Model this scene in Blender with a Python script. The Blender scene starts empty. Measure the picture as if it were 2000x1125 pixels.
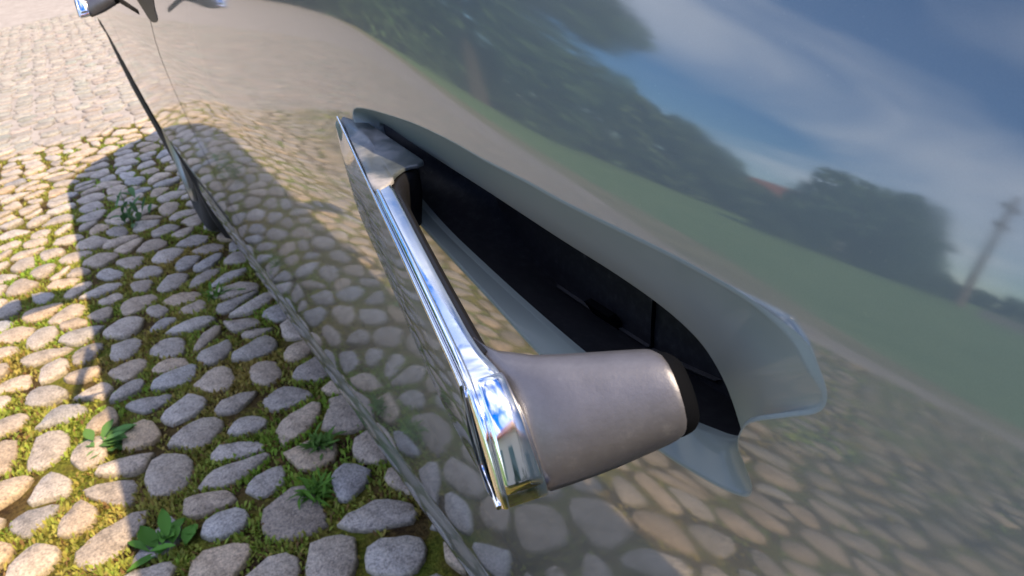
import bpy, bmesh, math, random
import numpy as np
from mathutils import Vector, Matrix, noise
from mathutils.geometry import delaunay_2d_cdt

random.seed(7); rng = np.random.default_rng(7)
SC = bpy.context.scene
COL = SC.collection
EYE = 1.0                     # the car's coordinates below are measured from eye height

# ------------------------------------------------------------------ camera
cam_d = bpy.data.cameras.new('camera'); cam = bpy.data.objects.new('camera', cam_d); COL.objects.link(cam)
cam_d.sensor_width = 36.0; cam_d.lens = 28.26; cam_d.clip_start = 0.01; cam_d.clip_end = 3000
Rm = Matrix(((-0.48536937, 0.33991248, -0.80552845), (-0.86063045, -0.3480853, 0.37168783), (-0.15405128, 0.8736682, 0.46148898)))
cam.matrix_world = Matrix.Translation((0, 0, EYE)) @ Rm.to_4x4()
cam_d.dof.use_dof = True; cam_d.dof.focus_distance = 0.30; cam_d.dof.aperture_fstop = 36.0
SC.camera = cam

# ------------------------------------------------------------------ sun and sky
SUN = Vector((-0.9, -0.352, 1.0)).normalized()
sun_d = bpy.data.lights.new('sun', 'SUN'); sun_d.energy = 5.0; sun_d.angle = math.radians(0.53); sun_d.color = (1.0, 0.79, 0.52)
sun = bpy.data.objects.new('sun', sun_d); COL.objects.link(sun)
sun.rotation_euler = SUN.to_track_quat('Z', 'Y').to_euler(); sun.location = (-6, -3, 9)
world = bpy.data.worlds.new('World'); SC.world = world; world.use_nodes = True
wt_ = world.node_tree; wn, wl = wt_.nodes, wt_.links
bg = wn['Background']; bg.inputs['Strength'].default_value = 0.145
sky = wn.new('ShaderNodeTexSky'); sky.sky_type = 'NISHITA'; sky.sun_disc = False
sky.sun_elevation = math.asin(SUN.z); sky.sun_rotation = math.atan2(SUN.x, SUN.y)
sky.dust_density = 0.25; sky.ozone_density = 3.0; sky.air_density = 1.15
tc = wn.new('ShaderNodeTexCoord')
mp = wn.new('ShaderNodeMapping'); mp.inputs['Scale'].default_value = (1.0, 1.0, 3.2); mp.inputs['Location'].default_value = (7.4, 3.3, 1.1)
nz = wn.new('ShaderNodeTexNoise'); nz.inputs['Scale'].default_value = 1.7; nz.inputs['Detail'].default_value = 5.0; nz.inputs['Roughness'].default_value = 0.5
nz.inputs['Distortion'].default_value = 0.6
cr = wn.new('ShaderNodeValToRGB'); cr.color_ramp.elements[0].position = 0.42; cr.color_ramp.elements[1].position = 0.70
cr.color_ramp.elements[0].color = (0.0, 0.0, 0.0, 1); cr.color_ramp.elements[1].color = (0.8, 0.8, 0.8, 1)
mx = wn.new('ShaderNodeMix'); mx.data_type = 'RGBA'
wl.new(tc.outputs['Generated'], mp.inputs['Vector']); wl.new(mp.outputs['Vector'], nz.inputs['Vector'])
wl.new(nz.outputs['Fac'], cr.inputs['Fac']); wl.new(cr.outputs['Color'], mx.inputs['Factor'])
hs = wn.new('ShaderNodeHueSaturation'); hs.inputs['Saturation'].default_value = 1.5; hs.inputs['Hue'].default_value = .515; hs.inputs['Value'].default_value = 1.0
wl.new(sky.outputs['Color'], hs.inputs['Color']); wl.new(hs.outputs['Color'], mx.inputs['A']); mx.inputs['B'].default_value = (12.6, 12.6, 13.0, 1)
wl.new(mx.outputs['Result'], bg.inputs['Color'])
SC.view_settings.view_transform = 'Standard'; SC.view_settings.look = 'None'
SC.view_settings.exposure = 0.84; SC.view_settings.gamma = 1.0; SC.view_settings.use_curve_mapping = False
SC.cycles.max_bounces = 8; SC.cycles.sample_clamp_indirect = 6.0

# ------------------------------------------------------------------ materials
def mat(name, base, rough=0.5, metal=0.0, spec=0.5, coat=0.0, coat_ior=1.5, coat_rough=0.03):
    m = bpy.data.materials.new(name); m.use_nodes = True
    b = m.node_tree.nodes['Principled BSDF']
    b.inputs['Base Color'].default_value = (*base, 1); b.inputs['Roughness'].default_value = rough
    b.inputs['Metallic'].default_value = metal; b.inputs['Specular IOR Level'].default_value = spec
    b.inputs['Coat Weight'].default_value = coat; b.inputs['Coat IOR'].default_value = coat_ior; b.inputs['Coat Roughness'].default_value = coat_rough
    return m
def nodes(m): return m.node_tree.nodes, m.node_tree.links, m.node_tree.nodes['Principled BSDF']
def noise_node(m, scale, detail=4, rough=0.55, coord='Object', dist=0.0, stretch=None):
    n, l, b = nodes(m)
    t = n.new('ShaderNodeTexCoord'); x = n.new('ShaderNodeTexNoise')
    x.inputs['Scale'].default_value = scale; x.inputs['Detail'].default_value = detail; x.inputs['Roughness'].default_value = rough; x.inputs['Distortion'].default_value = dist
    if stretch:
        mpp = n.new('ShaderNodeMapping'); mpp.inputs['Scale'].default_value = stretch
        l.new(t.outputs[coord], mpp.inputs['Vector']); l.new(mpp.outputs['Vector'], x.inputs['Vector'])
    else: l.new(t.outputs[coord], x.inputs['Vector'])
    return x
def ramp(m, src, stops):
    n, l, b = nodes(m)
    r = n.new('ShaderNodeValToRGB'); e = r.color_ramp.elements
    while len(e) < len(stops): e.new(0.5)
    for q, (p, c) in zip(e, stops): q.position = p; q.color = (*c, 1)
    l.new(src, r.inputs['Fac']); return r
def bump(m, src, strength, dist):
    n, l, b = nodes(m)
    u = n.new('ShaderNodeBump'); u.inputs['Strength'].default_value = strength; u.inputs['Distance'].default_value = dist
    l.new(src, u.inputs['Height']); l.new(u.outputs['Normal'], b.inputs['Normal']); return u
def mixc(m, a, b_, fac, mode='MIX', f=None):
    n, l, _ = nodes(m)
    x = n.new('ShaderNodeMix'); x.data_type = 'RGBA'; x.blend_type = mode
    if f is not None: x.inputs['Factor'].default_value = f
    else: l.new(fac, x.inputs['Factor'])
    for s, v in (('A', a), ('B', b_)):
        if isinstance(v, tuple): x.inputs[s].default_value = (*v, 1)
        else: l.new(v, x.inputs[s])
    return x.outputs['Result']

# car paint: pale grey green under a thick glossy clear coat
PAINT = mat('car_paint', (0.125, 0.15, 0.145), 0.38, 0.1, 0.3, 1.0, 1.98, 0.05)
n_, l_, b_ = nodes(PAINT)
fl = noise_node(PAINT, 5200, 1, 0.5)
rp = ramp(PAINT, fl.outputs['Fac'], [(0.3, (0.112, 0.136, 0.139)), (0.7, (0.128, 0.154, 0.158))])
ds = noise_node(PAINT, 620, 2, 0.6); d2 = ramp(PAINT, ds.outputs['Fac'], [(0.70, (0, 0, 0)), (0.80, (.16, .16, .16))])
l_.new(mixc(PAINT, rp.outputs['Color'], (0.30, 0.29, 0.25), d2.outputs['Color']), b_.inputs['Base Color'])
du = noise_node(PAINT, 38, 5, 0.7)
dr = ramp(PAINT, du.outputs['Fac'], [(0.40, (0.035, 0.035, 0.035)), (0.8, (0.095, 0.095, 0.095))])
l_.new(dr.outputs['Color'], b_.inputs['Coat Roughness'])

RECESS_LIT = mat('car_paint_lightened', (0.195, 0.225, 0.213), 0.5, 0.0, 0.25, 0.25, 1.6, 0.08)  # satin copy of the car paint, lightened to paint skylight into the recess
CHROME = mat('chrome', (0.86, 0.87, 0.9), 0.06, 1.0)
n_, l_, b_ = nodes(CHROME)
sm = noise_node(CHROME, 160, 5, 0.7)
sr = ramp(CHROME, sm.outputs['Fac'], [(0.42, (0.045,) * 3), (0.75, (0.2,) * 3)])
l_.new(sr.outputs['Color'], b_.inputs['Roughness'])
SATIN = mat('satin_chrome', (0.62, 0.63, 0.67), 0.16, 1.0)
GRIP = mat('grip_plastic', (0.2, 0.185, 0.19), 0.43, 0.55, 0.5)
n_, l_, b_ = nodes(GRIP)
gr = noise_node(GRIP, 900, 3, 0.6); gd = noise_node(GRIP, 110, 5, 0.7)
bump(GRIP, gr.outputs['Fac'], 0.12, 0.0006)
gc = ramp(GRIP, gd.outputs['Fac'], [(0.35, (0.108, 0.11, 0.132)), (0.62, (0.13, 0.132, 0.157)), (0.8, (0.185, 0.186, 0.21))])
l_.new(gc.outputs['Color'], b_.inputs['Base Color'])
BLACK = mat('black_plastic', (0.018, 0.018, 0.02), 0.45, 0, 0.25)
n_, l_, b_ = nodes(BLACK)
bd = noise_node(BLACK, 260, 6, 0.75)
bc = ramp(BLACK, bd.outputs['Fac'], [(0.46, (0.016, 0.016, 0.019)), (0.64, (0.030, 0.030, 0.033)), (0.74, (0.10, 0.095, 0.09))])
l_.new(bc.outputs['Color'], b_.inputs['Base Color'])
bump(BLACK, bd.outputs['Fac'], 0.15, 0.0005)
LEDGE = mat('edge_highlight_plastic', (0.07, 0.068, 0.07), 0.6, 0, 0.3)  # lighter plastic that paints a highlight along the pocket floor's edge
DEEP = mat('deep_black', (0.0025, 0.003, 0.0045), 0.8, 0, 0.05)
# scuffed plate at the hinge end: dark metal with a smear of dried dust
SCUFF = mat('scuffed_plate', (0.1, 0.12, 0.13), 0.34, 0.35)
n_, l_, b_ = nodes(SCUFF)
s1 = noise_node(SCUFF, 34, 7, 0.6, dist=.6)
sc_ = ramp(SCUFF, s1.outputs['Fac'], [(0.38, (0.045, 0.055, 0.062)), (0.50, (0.085, 0.10, 0.11)), (0.60, (0.20, 0.205, 0.215)), (0.72, (0.36, 0.345, 0.35))])
l_.new(sc_.outputs['Color'], b_.inputs['Base Color'])
sm2 = ramp(SCUFF, s1.outputs['Fac'], [(0.45, (0.28,) * 3), (0.62, (0.65,) * 3)]); l_.new(sm2.outputs['Color'], b_.inputs['Roughness'])
LINING = mat('lining_black', (0.009, 0.009, 0.011), 0.5, 0, 0.14)
RUBBER = mat('tyre_rubber', (0.02, 0.02, 0.021), 0.8)
RIMM = mat('rim_metal', (0.3, 0.31, 0.32), 0.3, 0.9)
GLASS = mat('tinted_glass', (0.01, 0.012, 0.013), 0.03, 0, 0.5)

# ------------------------------------------------------------------ object helpers
def link(name, me, parent=None, m=None, kind=None):
    o = bpy.data.objects.new(name, me); COL.objects.link(o)
    if m is not None: me.materials.append(m)
    if parent is not None:
        o.parent = parent; pm = parent.matrix_world if parent.parent is None else parent.parent.matrix_world
        o.matrix_parent_inverse = Matrix.Identity(4)
    if kind: o['kind'] = kind
    return o
def empty(name, loc, label, cat, group=None, rz=0.0):
    o = bpy.data.objects.new(name, None); COL.objects.link(o); o.location = loc; o.rotation_euler = (0, 0, rz)
    o['label'] = label; o['category'] = cat
    if group: o['group'] = group
    return o
def tag(o, label, cat, group=None):
    o['label'] = label; o['category'] = cat
    if group: o['group'] = group
    return o
def pydata(name, vs, fs, smooth=True, normals=None):
    me = bpy.data.meshes.new(name); me.from_pydata([tuple(map(float, v)) for v in vs], [], [tuple(map(int, f)) for f in fs]); me.update()
    me.polygons.foreach_set('use_smooth', [smooth] * len(me.polygons))
    if normals is not None: me.normals_split_custom_set_from_vertices([tuple(map(float, n)) for n in normals])
    return me
def fix(me):
    bm = bmesh.new(); bm.from_mesh(me); bmesh.ops.recalc_face_normals(bm, faces=bm.faces); bm.to_mesh(me); bm.free(); return me
def sharp(me, deg=35):
    me.set_sharp_from_angle(angle=math.radians(deg)); return me
def loft(loops, closed=True, cap0=False, cap1=False):
    vs, fs = [], []; k = len(loops[0])
    for L in loops: vs += list(L)
    for i in range(len(loops) - 1):
        for j in range(k if closed else k - 1):
            a = i * k + j; b = i * k + (j + 1) % k; fs.append((a, b, b + k, a + k))
    if cap0: fs.append(tuple(range(k)))
    if cap1: fs.append(tuple(range((len(loops) - 1) * k, len(loops) * k)))
    return vs, fs
def boxv(x0, x1, y0, y1, z0, z1):
    v = [(x0, y0, z0), (x1, y0, z0), (x1, y1, z0), (x0, y1, z0), (x0, y0, z1), (x1, y0, z1), (x1, y1, z1), (x0, y1, z1)]
    f = [(0, 3, 2, 1), (4, 5, 6, 7), (0, 1, 5, 4), (1, 2, 6, 5), (2, 3, 7, 6), (3, 0, 4, 7)]
    return v, f
def spline(pts, n, closed=False):
    """Catmull-Rom through pts, resampled to n points by arc length."""
    P = np.array(pts, float); m = len(P); out = []
    rngi = range(m if closed else m - 1)
    for i in rngi:
        if closed: p0, p1, p2, p3 = P[(i - 1) % m], P[i], P[(i + 1) % m], P[(i + 2) % m]
        else: p0, p1, p2, p3 = P[max(i - 1, 0)], P[i], P[i + 1], P[min(i + 2, m - 1)]
        for t in np.linspace(0, 1, 12, endpoint=False):
            out.append(0.5 * ((2 * p1) + (-p0 + p2) * t + (2 * p0 - 5 * p1 + 4 * p2 - p3) * t * t + (-p0 + 3 * p1 - 3 * p2 + p3) * t ** 3))
    if not closed: out.append(P[-1])
    else: out.append(P[0])
    out = np.array(out); s = np.concatenate([[0], np.cumsum(np.linalg.norm(np.diff(out[:, :2], axis=0), axis=1))])
    q = np.linspace(0, s[-1], n, endpoint=not closed)
    return np.stack([np.interp(q, s, out[:, k]) for k in range(out.shape[1])], 1)

# ------------------------------------------------------------------ the car's flank as one smooth surface  y = ysurf(x, z)
def sg(x): return 1 / (1 + np.exp(-np.clip(x, -50, 50)))
def R_rear(nu):
    R = .31 + (2.75 - .31) * sg((-5. - nu) / 1.2); R = R + (.22 - R) * sg((-22 - nu) / 1.5)
    return R + (.6 - R) * sg((nu - 20) / 1.5)
def R_front(nu):
    R = .31 + (2.75 - .31) * sg((-5. - nu) / 1.2); R = R + (.22 - R) * sg((-22 - nu) / 1.5)
    R = R + (2.2 - R) * sg((nu - 6.3) / .5)
    return R + (.7 - R) * sg((nu - 9.2) / .6)
def build_prof(Rf, y0, z0, nu0, lo=-60, hi=45, n=2101):
    nu = np.linspace(hi, lo, n); k = np.radians(nu); R = Rf(nu); dn = np.radians((hi - lo) / (n - 1))
    dy = R * np.sin(k) * dn; dz = -R * np.cos(k) * dn
    y = np.concatenate([[0], np.cumsum((dy[1:] + dy[:-1]) / 2)]); z = np.concatenate([[0], np.cumsum((dz[1:] + dz[:-1]) / 2)])
    i = np.argmin(abs(nu - nu0)); return nu, y + y0 - y[i], z + z0 - z[i]
_y8 = -.112; _z8 = _y8 * math.tan(math.radians(50))
_n1, _y1, _z1 = build_prof(R_rear, _y8, _z8, 8)
_i = np.argmin(abs(_n1 - 2.5)); _n2, _y2, _z2 = build_prof(R_front, _y1[_i], _z1[_i], 2.5)
ZR, YR, NR = _z1[::-1], _y1[::-1], np.tan(np.radians(_n1[::-1])); ZF, YF, NF = _z2[::-1], _y2[::-1], np.tan(np.radians(_n2[::-1]))
def _bl(X): return sg((X - .27) / .055)
def _sX(X): return .002 * np.log1p(np.exp(np.clip((X - .5) / .1, -50, 50)))
def _wt(z): t = np.clip((z + .55) / .30, 0, 1); return t * t * (3 - 2 * t)
def _dwt(z): t = np.clip((z + .55) / .30, 0, 1); return 6 * t * (1 - t) / .30
def _nose(X): return np.where(X > 3.1, -0.75 * np.clip(X - 3.1, 0, 2) ** 2.2, 0.0)
def ysurf(X, z):
    X = np.asarray(X, float); z = np.asarray(z, float); z0 = z - _sX(X) * _wt(z); b = _bl(X)
    return (1 - b) * np.interp(z0, ZR, YR) + b * np.interp(z0, ZF, YF) + _nose(X)
def nsurf(X, z):
    X = np.asarray(X, float); z = np.asarray(z, float); z0 = z - _sX(X) * _wt(z); b = _bl(X)
    t = (1 - b) * np.interp(z0, ZR, NR) + b * np.interp(z0, ZF, NF)
    dyz = -t * (1 - _sX(X) * _dwt(z))
    dyX = t * .02 * sg((X - .5) / .1) * _wt(z) + b * (1 - b) / .055 * (np.interp(z0, ZF, YF) - np.interp(z0, ZR, YR)) + np.where(X > 3.1, -1.65 * np.clip(X - 3.1, 0, 2) ** 1.2, 0)
    n = np.stack([-dyX, np.ones_like(dyX), -dyz], -1); return n / np.linalg.norm(n, axis=-1, keepdims=True)
def on(X, z, inset=0.0):
    P = np.stack([np.asarray(X, float), ysurf(X, z), np.asarray(z, float)], -1)
    return P - inset * nsurf(X, z) if np.ndim(inset) == 0 else P - np.asarray(inset)[..., None] * nsurf(X, z)
W = np.array([0, 0, EYE])

# outline of the recess round the handle, (x, z) on the door, and the inner lip of the pocket
O_KEY = [(0.4005, -0.0977), (0.3382, -0.0932), (0.2957, -0.0934), (0.2606, -0.0955), (0.2308, -0.0966), (0.2073, -0.0978), (0.1749, -0.0984), (0.1518, -0.0988), (0.1303, -0.1), (0.119, -0.1019), (0.11, -0.1045), (0.1052, -0.1085), (0.1014, -0.1125), (0.1025, -0.1162), (0.11, -0.1214), (0.1203, -0.1286), (0.1236, -0.1345), (0.1238, -0.1390), (0.1212, -0.1427), (0.1183, -0.1473), (0.1201, -0.1511), (0.1287, -0.1541), (0.1407, -0.1564), (0.1532, -0.1580), (0.1829, -0.1596), (0.2215, -0.1582), (0.2602, -0.1506), (0.316, -0.1404), (0.3554, -0.1315), (0.3939, -0.1185), (0.405, -0.107)]
I_KEY = [(0.3985, -0.1050), (0.3530, -0.1092), (0.32, -0.1123), (0.2872, -0.1142), (0.2564, -0.1162), (0.2274, -0.118), (0.1994, -0.1193), (0.1785, -0.1210), (0.1645, -0.1232), (0.1545, -0.1262), (0.1480, -0.1301), (0.1430, -0.1348), (0.1393, -0.1398), (0.1368, -0.1431), (0.1352, -0.1447), (0.1343, -0.1459), (0.1342, -0.1471), (0.1351, -0.1485), (0.1371, -0.1497), (0.1402, -0.1505), (0.1440, -0.1511), (0.1485, -0.1519), (0.1535, -0.1527), (0.1602, -0.1541), (0.1809, -0.1561), (0.208, -0.1563), (0.247, -0.1528), (0.2901, -0.1474), (0.3302, -0.1410), (0.3703, -0.1296), (0.392, -0.116)]
I_DEP = [.010, .0125] + [.014] * 10 + [.014, .0135, .013, .0125, .012, .0115, .011, .0105, .010, .0095] + [.009] * 9
def resample_pair(O, I, per=5):
    """matching closed Catmull-Rom curves sampled at the same parameters"""
    res = []
    for P in (np.array(O), np.array(I)):
        m = len(P); out = []
        for i in range(m):
            p0, p1, p2, p3 = P[(i - 1) % m], P[i], P[(i + 1) % m], P[(i + 2) % m]
            for t in np.linspace(0, 1, per, endpoint=False):
                out.append(0.5 * ((2 * p1) + (-p0 + p2) * t + (2 * p0 - 5 * p1 + 4 * p2 - p3) * t * t + (-p0 + 3 * p1 - 3 * p2 + p3) * t ** 3))
        res.append(np.array(out))
    return res
O_C, I_C = resample_pair(O_KEY, I_KEY)
_k = np.arange(len(O_C)) / 5.0
I_D = np.interp(_k, np.arange(32), I_DEP + I_DEP[:1])
for _ in range(3): I_D = (np.roll(I_D, 1) + 2 * I_D + np.roll(I_D, -1)) / 4
def offset_out(C, dist):
    """push a closed curve outwards (away from the pocket)"""
    nxt = np.roll(C, -2, 0); prv = np.roll(C, 2, 0); t = nxt - prv; t /= np.linalg.norm(t, axis=1, keepdims=True) + 1e-9
    n = np.stack([-t[:, 1], t[:, 0]], 1)
    c = C.mean(0)
    if ((n * (C - c)).sum(1)).mean() < 0: n = -n
    for _ in range(2): n = (np.roll(n, 1, 0) + n + np.roll(n, -1, 0)) / 3
    n /= np.linalg.norm(n, axis=1, keepdims=True)
    return C + n * (dist if np.ndim(dist) == 0 else np.asarray(dist)[:, None])
ROLL = 0.0011
_w = .20 * np.exp(-((_k - 5.5) / 3.2) ** 4) + .70 * np.exp(-((_k - 10.6) / 1.55) ** 2)
ROLLW = ROLL * (1 - _w) + .0042 * _w
HOLE = offset_out(O_C, ROLLW)

# ------------------------------------------------------------------ car
car = empty('parked_car', (1.2, -1.02, 0), 'glossy grey green car parked on the cobbles with its pop-out door handle open', 'car')
CO = Vector((1.2, -1.02, 0))
def cv(P): return np.asarray(P, float) + W - np.array(CO)       # car-relative vertex
def carpart(name, vs, fs, m, parent=None, smooth=True, normals=None, recalc=False, sh=None):
    me = pydata(name, cv(vs), fs, smooth, normals)
    if recalc: fix(me)
    if sh: sharp(me, sh)
    return link(name, me, parent or car, m)

def inside(poly, pts):
    x, y = pts[:, 0], pts[:, 1]; r = np.zeros(len(pts), bool); j = len(poly) - 1
    for i in range(len(poly)):
        xi, yi = poly[i]; xj, yj = poly[j]
        c = ((yi > y) != (yj > y)) & (x < (xj - xi) * (y - yi) / (yj - yi + 1e-15) + xi); r ^= c; j = i
    return r
def door_mesh(name, x0, x1, hole_at=None, dx=.02, keep=None):
    zs = np.concatenate([np.linspace(-.835, -.46, 46), np.linspace(-.45, -.21, 25), np.linspace(-.204, -.036, 43), np.linspace(-.03, .02, 9)])
    if hole_at is None: xs = np.linspace(x0, x1, max(2, int((x1 - x0) / dx) + 1))
    else:
        hx, hz = hole_at
        a, b = hx + .07, hx + .44
        xs = np.concatenate([np.linspace(x0, a, max(2, int((a - x0) / dx) + 1))[:-1], np.linspace(a, b, 63), np.linspace(b, x1, max(2, int((x1 - b) / dx) + 1))[1:]])
    nx, nz_ = len(xs), len(zs); G = np.array([(x, z) for x in xs for z in zs]); idx = lambda i, j: i * nz_ + j
    fs = []; pts = [tuple(p) for p in G]
    if hole_at is not None:
        i0, i1 = np.searchsorted(xs, a - 1e-9), np.searchsorted(xs, b - 1e-9)
        j0, j1 = np.searchsorted(zs, hz - .176), np.searchsorted(zs, hz - .072)
        hole = HOLE + np.array([hx, hz])
    for i in range(nx - 1):
        for j in range(nz_ - 1):
            if hole_at is not None and i0 <= i < i1 and j0 <= j < j1: continue
            if keep is not None and not keep((xs[i] + xs[i + 1]) / 2, (zs[j] + zs[j + 1]) / 2): continue
            fs.append((idx(i, j), idx(i + 1, j), idx(i + 1, j + 1), idx(i, j + 1)))
    if hole_at is not None:
        loc = []; gi = []
        guard = offset_out(HOLE, .0016) + np.array([hx, hz])
        for i in range(i0, i1 + 1):
            for j in range(j0, j1 + 1):
                edge = i in (i0, i1) or j in (j0, j1)
                if edge or not inside(guard, np.array([[xs[i], zs[j]]]))[0]: loc.append(Vector((xs[i], zs[j]))); gi.append(idx(i, j))
        nb = len(loc); loc += [Vector(p) for p in hole]; base = len(pts); pts += [tuple(p) for p in hole]; gi += list(range(base, base + len(hole)))
        ed = [(nb + k, nb + (k + 1) % len(hole)) for k in range(len(hole))]
        v2, e2, f2, ov, oe, of = delaunay_2d_cdt(loc, ed, [], 0, 1e-7)
        vm = [gi[o[0]] if o else None for o in ov]
        for f in f2:
            c = sum((v2[k] for k in f), Vector((0, 0))) / 3
            if inside(hole, np.array([[c.x, c.y]]))[0] or any(vm[k] is None for k in f): continue
            fs.append(tuple(vm[k] for k in f))
    pts = np.array(pts); P = on(pts[:, 0], pts[:, 1]); N = nsurf(pts[:, 0], pts[:, 1])
    # orient faces outwards
    out = []
    for f in fs:
        p = P[list(f[:3])]; n = np.cross(p[1] - p[0], p[2] - p[0]); out.append(f if n[1] > 0 else f[::-1])
    # folded flange round the edge of the panel
    vs = list(P); ns = list(N); m0 = len(vs)
    def flange(seq, dirv):
        b = len(vs)
        for d_ in (0.0, 0.004, 0.022):
            for k in seq: vs.append(P[k] + np.array(dirv) * min(d_, .0022) - N[k] * max(0, d_ - .0012)); ns.append((N[k] * (1 if d_ == 0 else .2) + np.array(dirv) * (0 if d_ == 0 else 1)))
        L = len(seq)
        for r in range(2):
            for k in range(L - 1):
                q = (b + r * L + k, b + r * L + k + 1, b + (r + 1) * L + k + 1, b + (r + 1) * L + k); out.append(q)
    flange([idx(0, j) for j in range(nz_)], (-1, 0, 0)); flange([idx(nx - 1, j) for j in range(nz_)], (1, 0, 0)); flange([idx(i, 0) for i in range(nx)], (0, 0, -1))
    ns = np.array(ns); ns /= np.linalg.norm(ns, axis=1, keepdims=True)
    return carpart(name, vs, out, PAINT, None, True, ns)

FX, FZ = 1.06, 0.045                          # the front door's handle sits this much further forward
rear_door = door_mesh('rear_door', -.28, 1.268, (0, 0))
rear_door['label'] = 'rear door of the car, grey green and glossy'
front_door = door_mesh('front_door', 1.276, 2.22, (FX + .14, FZ)) if False else None
front_door = door_mesh('front_door', 1.276, 2.22)
WX, WZ, WR = 2.98, -.655, .345                # front wheel
fender = door_mesh('front_fender', 2.228, 4.0, None, .03, keep=lambda x, z: (x - WX) ** 2 + (z - WZ) ** 2 > .43 ** 2)
quarter = door_mesh('rear_quarter_panel', -1.5, -.286, None, .06)

# ------------------------------------------------------------------ recess (painted), its black pocket and details
def pocket(dx, dz, detail=True):
    sh = np.array([dx, dz]); loops, norm = [], []
    HC = HOLE + sh
    def ring(C, inset): loops.append(on(C[:, 0], C[:, 1], inset)); 
    for k, (f, dp) in enumerate(((0, 0), (.3, .00006), (.6, .00025), (.8, .0005), (1.0, .0009))):
        ring(HC * (1 - f) + (O_C + sh) * f, dp * (1 - _w) - _w * .0010 * f ** 1.15)
    for f in (.03, .12, .3, .5, .7, .86):
        ring((O_C + sh) * (1 - f) + (I_C + sh) * f, .0009 * (1 - _w) - _w * .0010 + (I_D - .0009 * (1 - _w) + _w * .0010) * f ** .96)
    II = I_C + sh; cen = II.mean(0)
    for f, dp in ((0, 0), (.005, .0002), (.009, .0007), (.011, .0014), (.012, .0030)):
        ring(II + (cen - II) * f, I_D + dp)
    vs, fs = loft(loops); K = len(O_C)
    P = np.array(vs); fsn = fs
    # vertex normals from geometry, but exactly the door's own where the recess meets it
    N = np.zeros_like(P)
    for f in fs:
        a, b, c, d_ = P[list(f)]; n = np.cross(c - a, d_ - b)
        N[list(f)] += n
    N /= np.linalg.norm(N, axis=1, keepdims=True) + 1e-12
    if N[:K, 1].mean() < 0: N = -N; fsn = [f[::-1] for f in fs]
    N[:K] = nsurf(HC[:, 0], HC[:, 1])
    sc = carpart('handle_recess', vs, fsn, RECESS_LIT, None, True, N)
    # pocket liner: walls run inwards and the floor drops below the lower lip
    key_in = I_C + sh
    deep = []
    for x, z in I_C:
        t = np.clip((-.112 - z) / .035, 0, 1)
        xx = np.clip(x, .15, .37); xx = .160 + (xx - .15) * (.335 - .160) / (.37 - .15)
        t = np.clip((-.118 - z) / .03, 0, 1); zz = -.108 + (-.1655 + .108) * t
        deep.append((xx, zz))
    deep = np.array(deep)
    for _ in range(2): deep = (np.roll(deep, 1, 0) + deep * 2 + np.roll(deep, -1, 0)) / 4
    deep = deep + sh
    inn = key_in + (key_in.mean(0) - key_in) * .011
    L2 = [on(inn[:, 0], inn[:, 1], I_D + .0028), on((inn * .9 + deep * .1)[:, 0], (inn * .9 + deep * .1)[:, 1], I_D + .006)]
    for f, dp in ((.5, .028), (.9, .0375), (1.0, .040)):
        C = inn * (1 - f) + deep * f; L2.append(on(C[:, 0], C[:, 1], dp))
    cen = deep.mean(0); C = deep + (cen - deep) * .12; L2.append(on(C[:, 0], C[:, 1], .0402))
    vs, fs = loft(L2, True, False, True)
    ln = carpart('pocket_liner', vs, fs, BLACK, None, True, None, True, 28)
    ln.parent = sc
    if detail:
        def strip(name, pts, wdt, m, inset):
            a = [on(p[0] + dx, p[1] + dz, inset) for p in pts]
            vs2 = []
            for q in a: vs2 += [q + np.array([0, .0006, wdt]), q + np.array([wdt, -.002, -wdt]), q + np.array([0, -.004, 0])]
            f2 = [(k * 3 + i, k * 3 + (i + 1) % 3, k * 3 + 3 + (i + 1) % 3, k * 3 + 3 + i) for k in range(len(pts) - 1) for i in range(3)]
            o = carpart(name, vs2, f2, m, None, False, None, True); o.parent = sc; return o
        strip('floor_ledge', [(.312, -.1605), (.28, -.1635), (.24, -.1650), (.21, -.1652)], .0012, LEDGE, .0385)
        strip('floor_ledge', [(.208, -.1652), (.19, -.163), (.172, -.160)], .0016, LEDGE, .0375)
        strip('panel_joint', [(.2085, -.1645), (.2075, -.15), (.2065, -.135)], .0003, DEEP, .0392)
        c1 = on(.2365, -.1615, .0385); v, f = boxv(-.0085, .0085, -.0015, .002, -.0048, .0048)
        vv = [c1 + np.array([p[0], p[1] + p[2] * .5, p[2]]) for p in v]
        sl = carpart('sensor_slot', vv, f, DEEP, None, False, None, True); sl.parent = sc
        v, f = boxv(-.0072, .0072, .0008, .0032, -.0062, -.0044)
        vv = [c1 + np.array([p[0], p[1] + p[2] * .3, p[2]]) for p in v]
        s2_ = carpart('slot_lip', vv, f, BLACK, None, False, None, True); s2_.parent = sc
    return sc
recess = pocket(0, 0)

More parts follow.
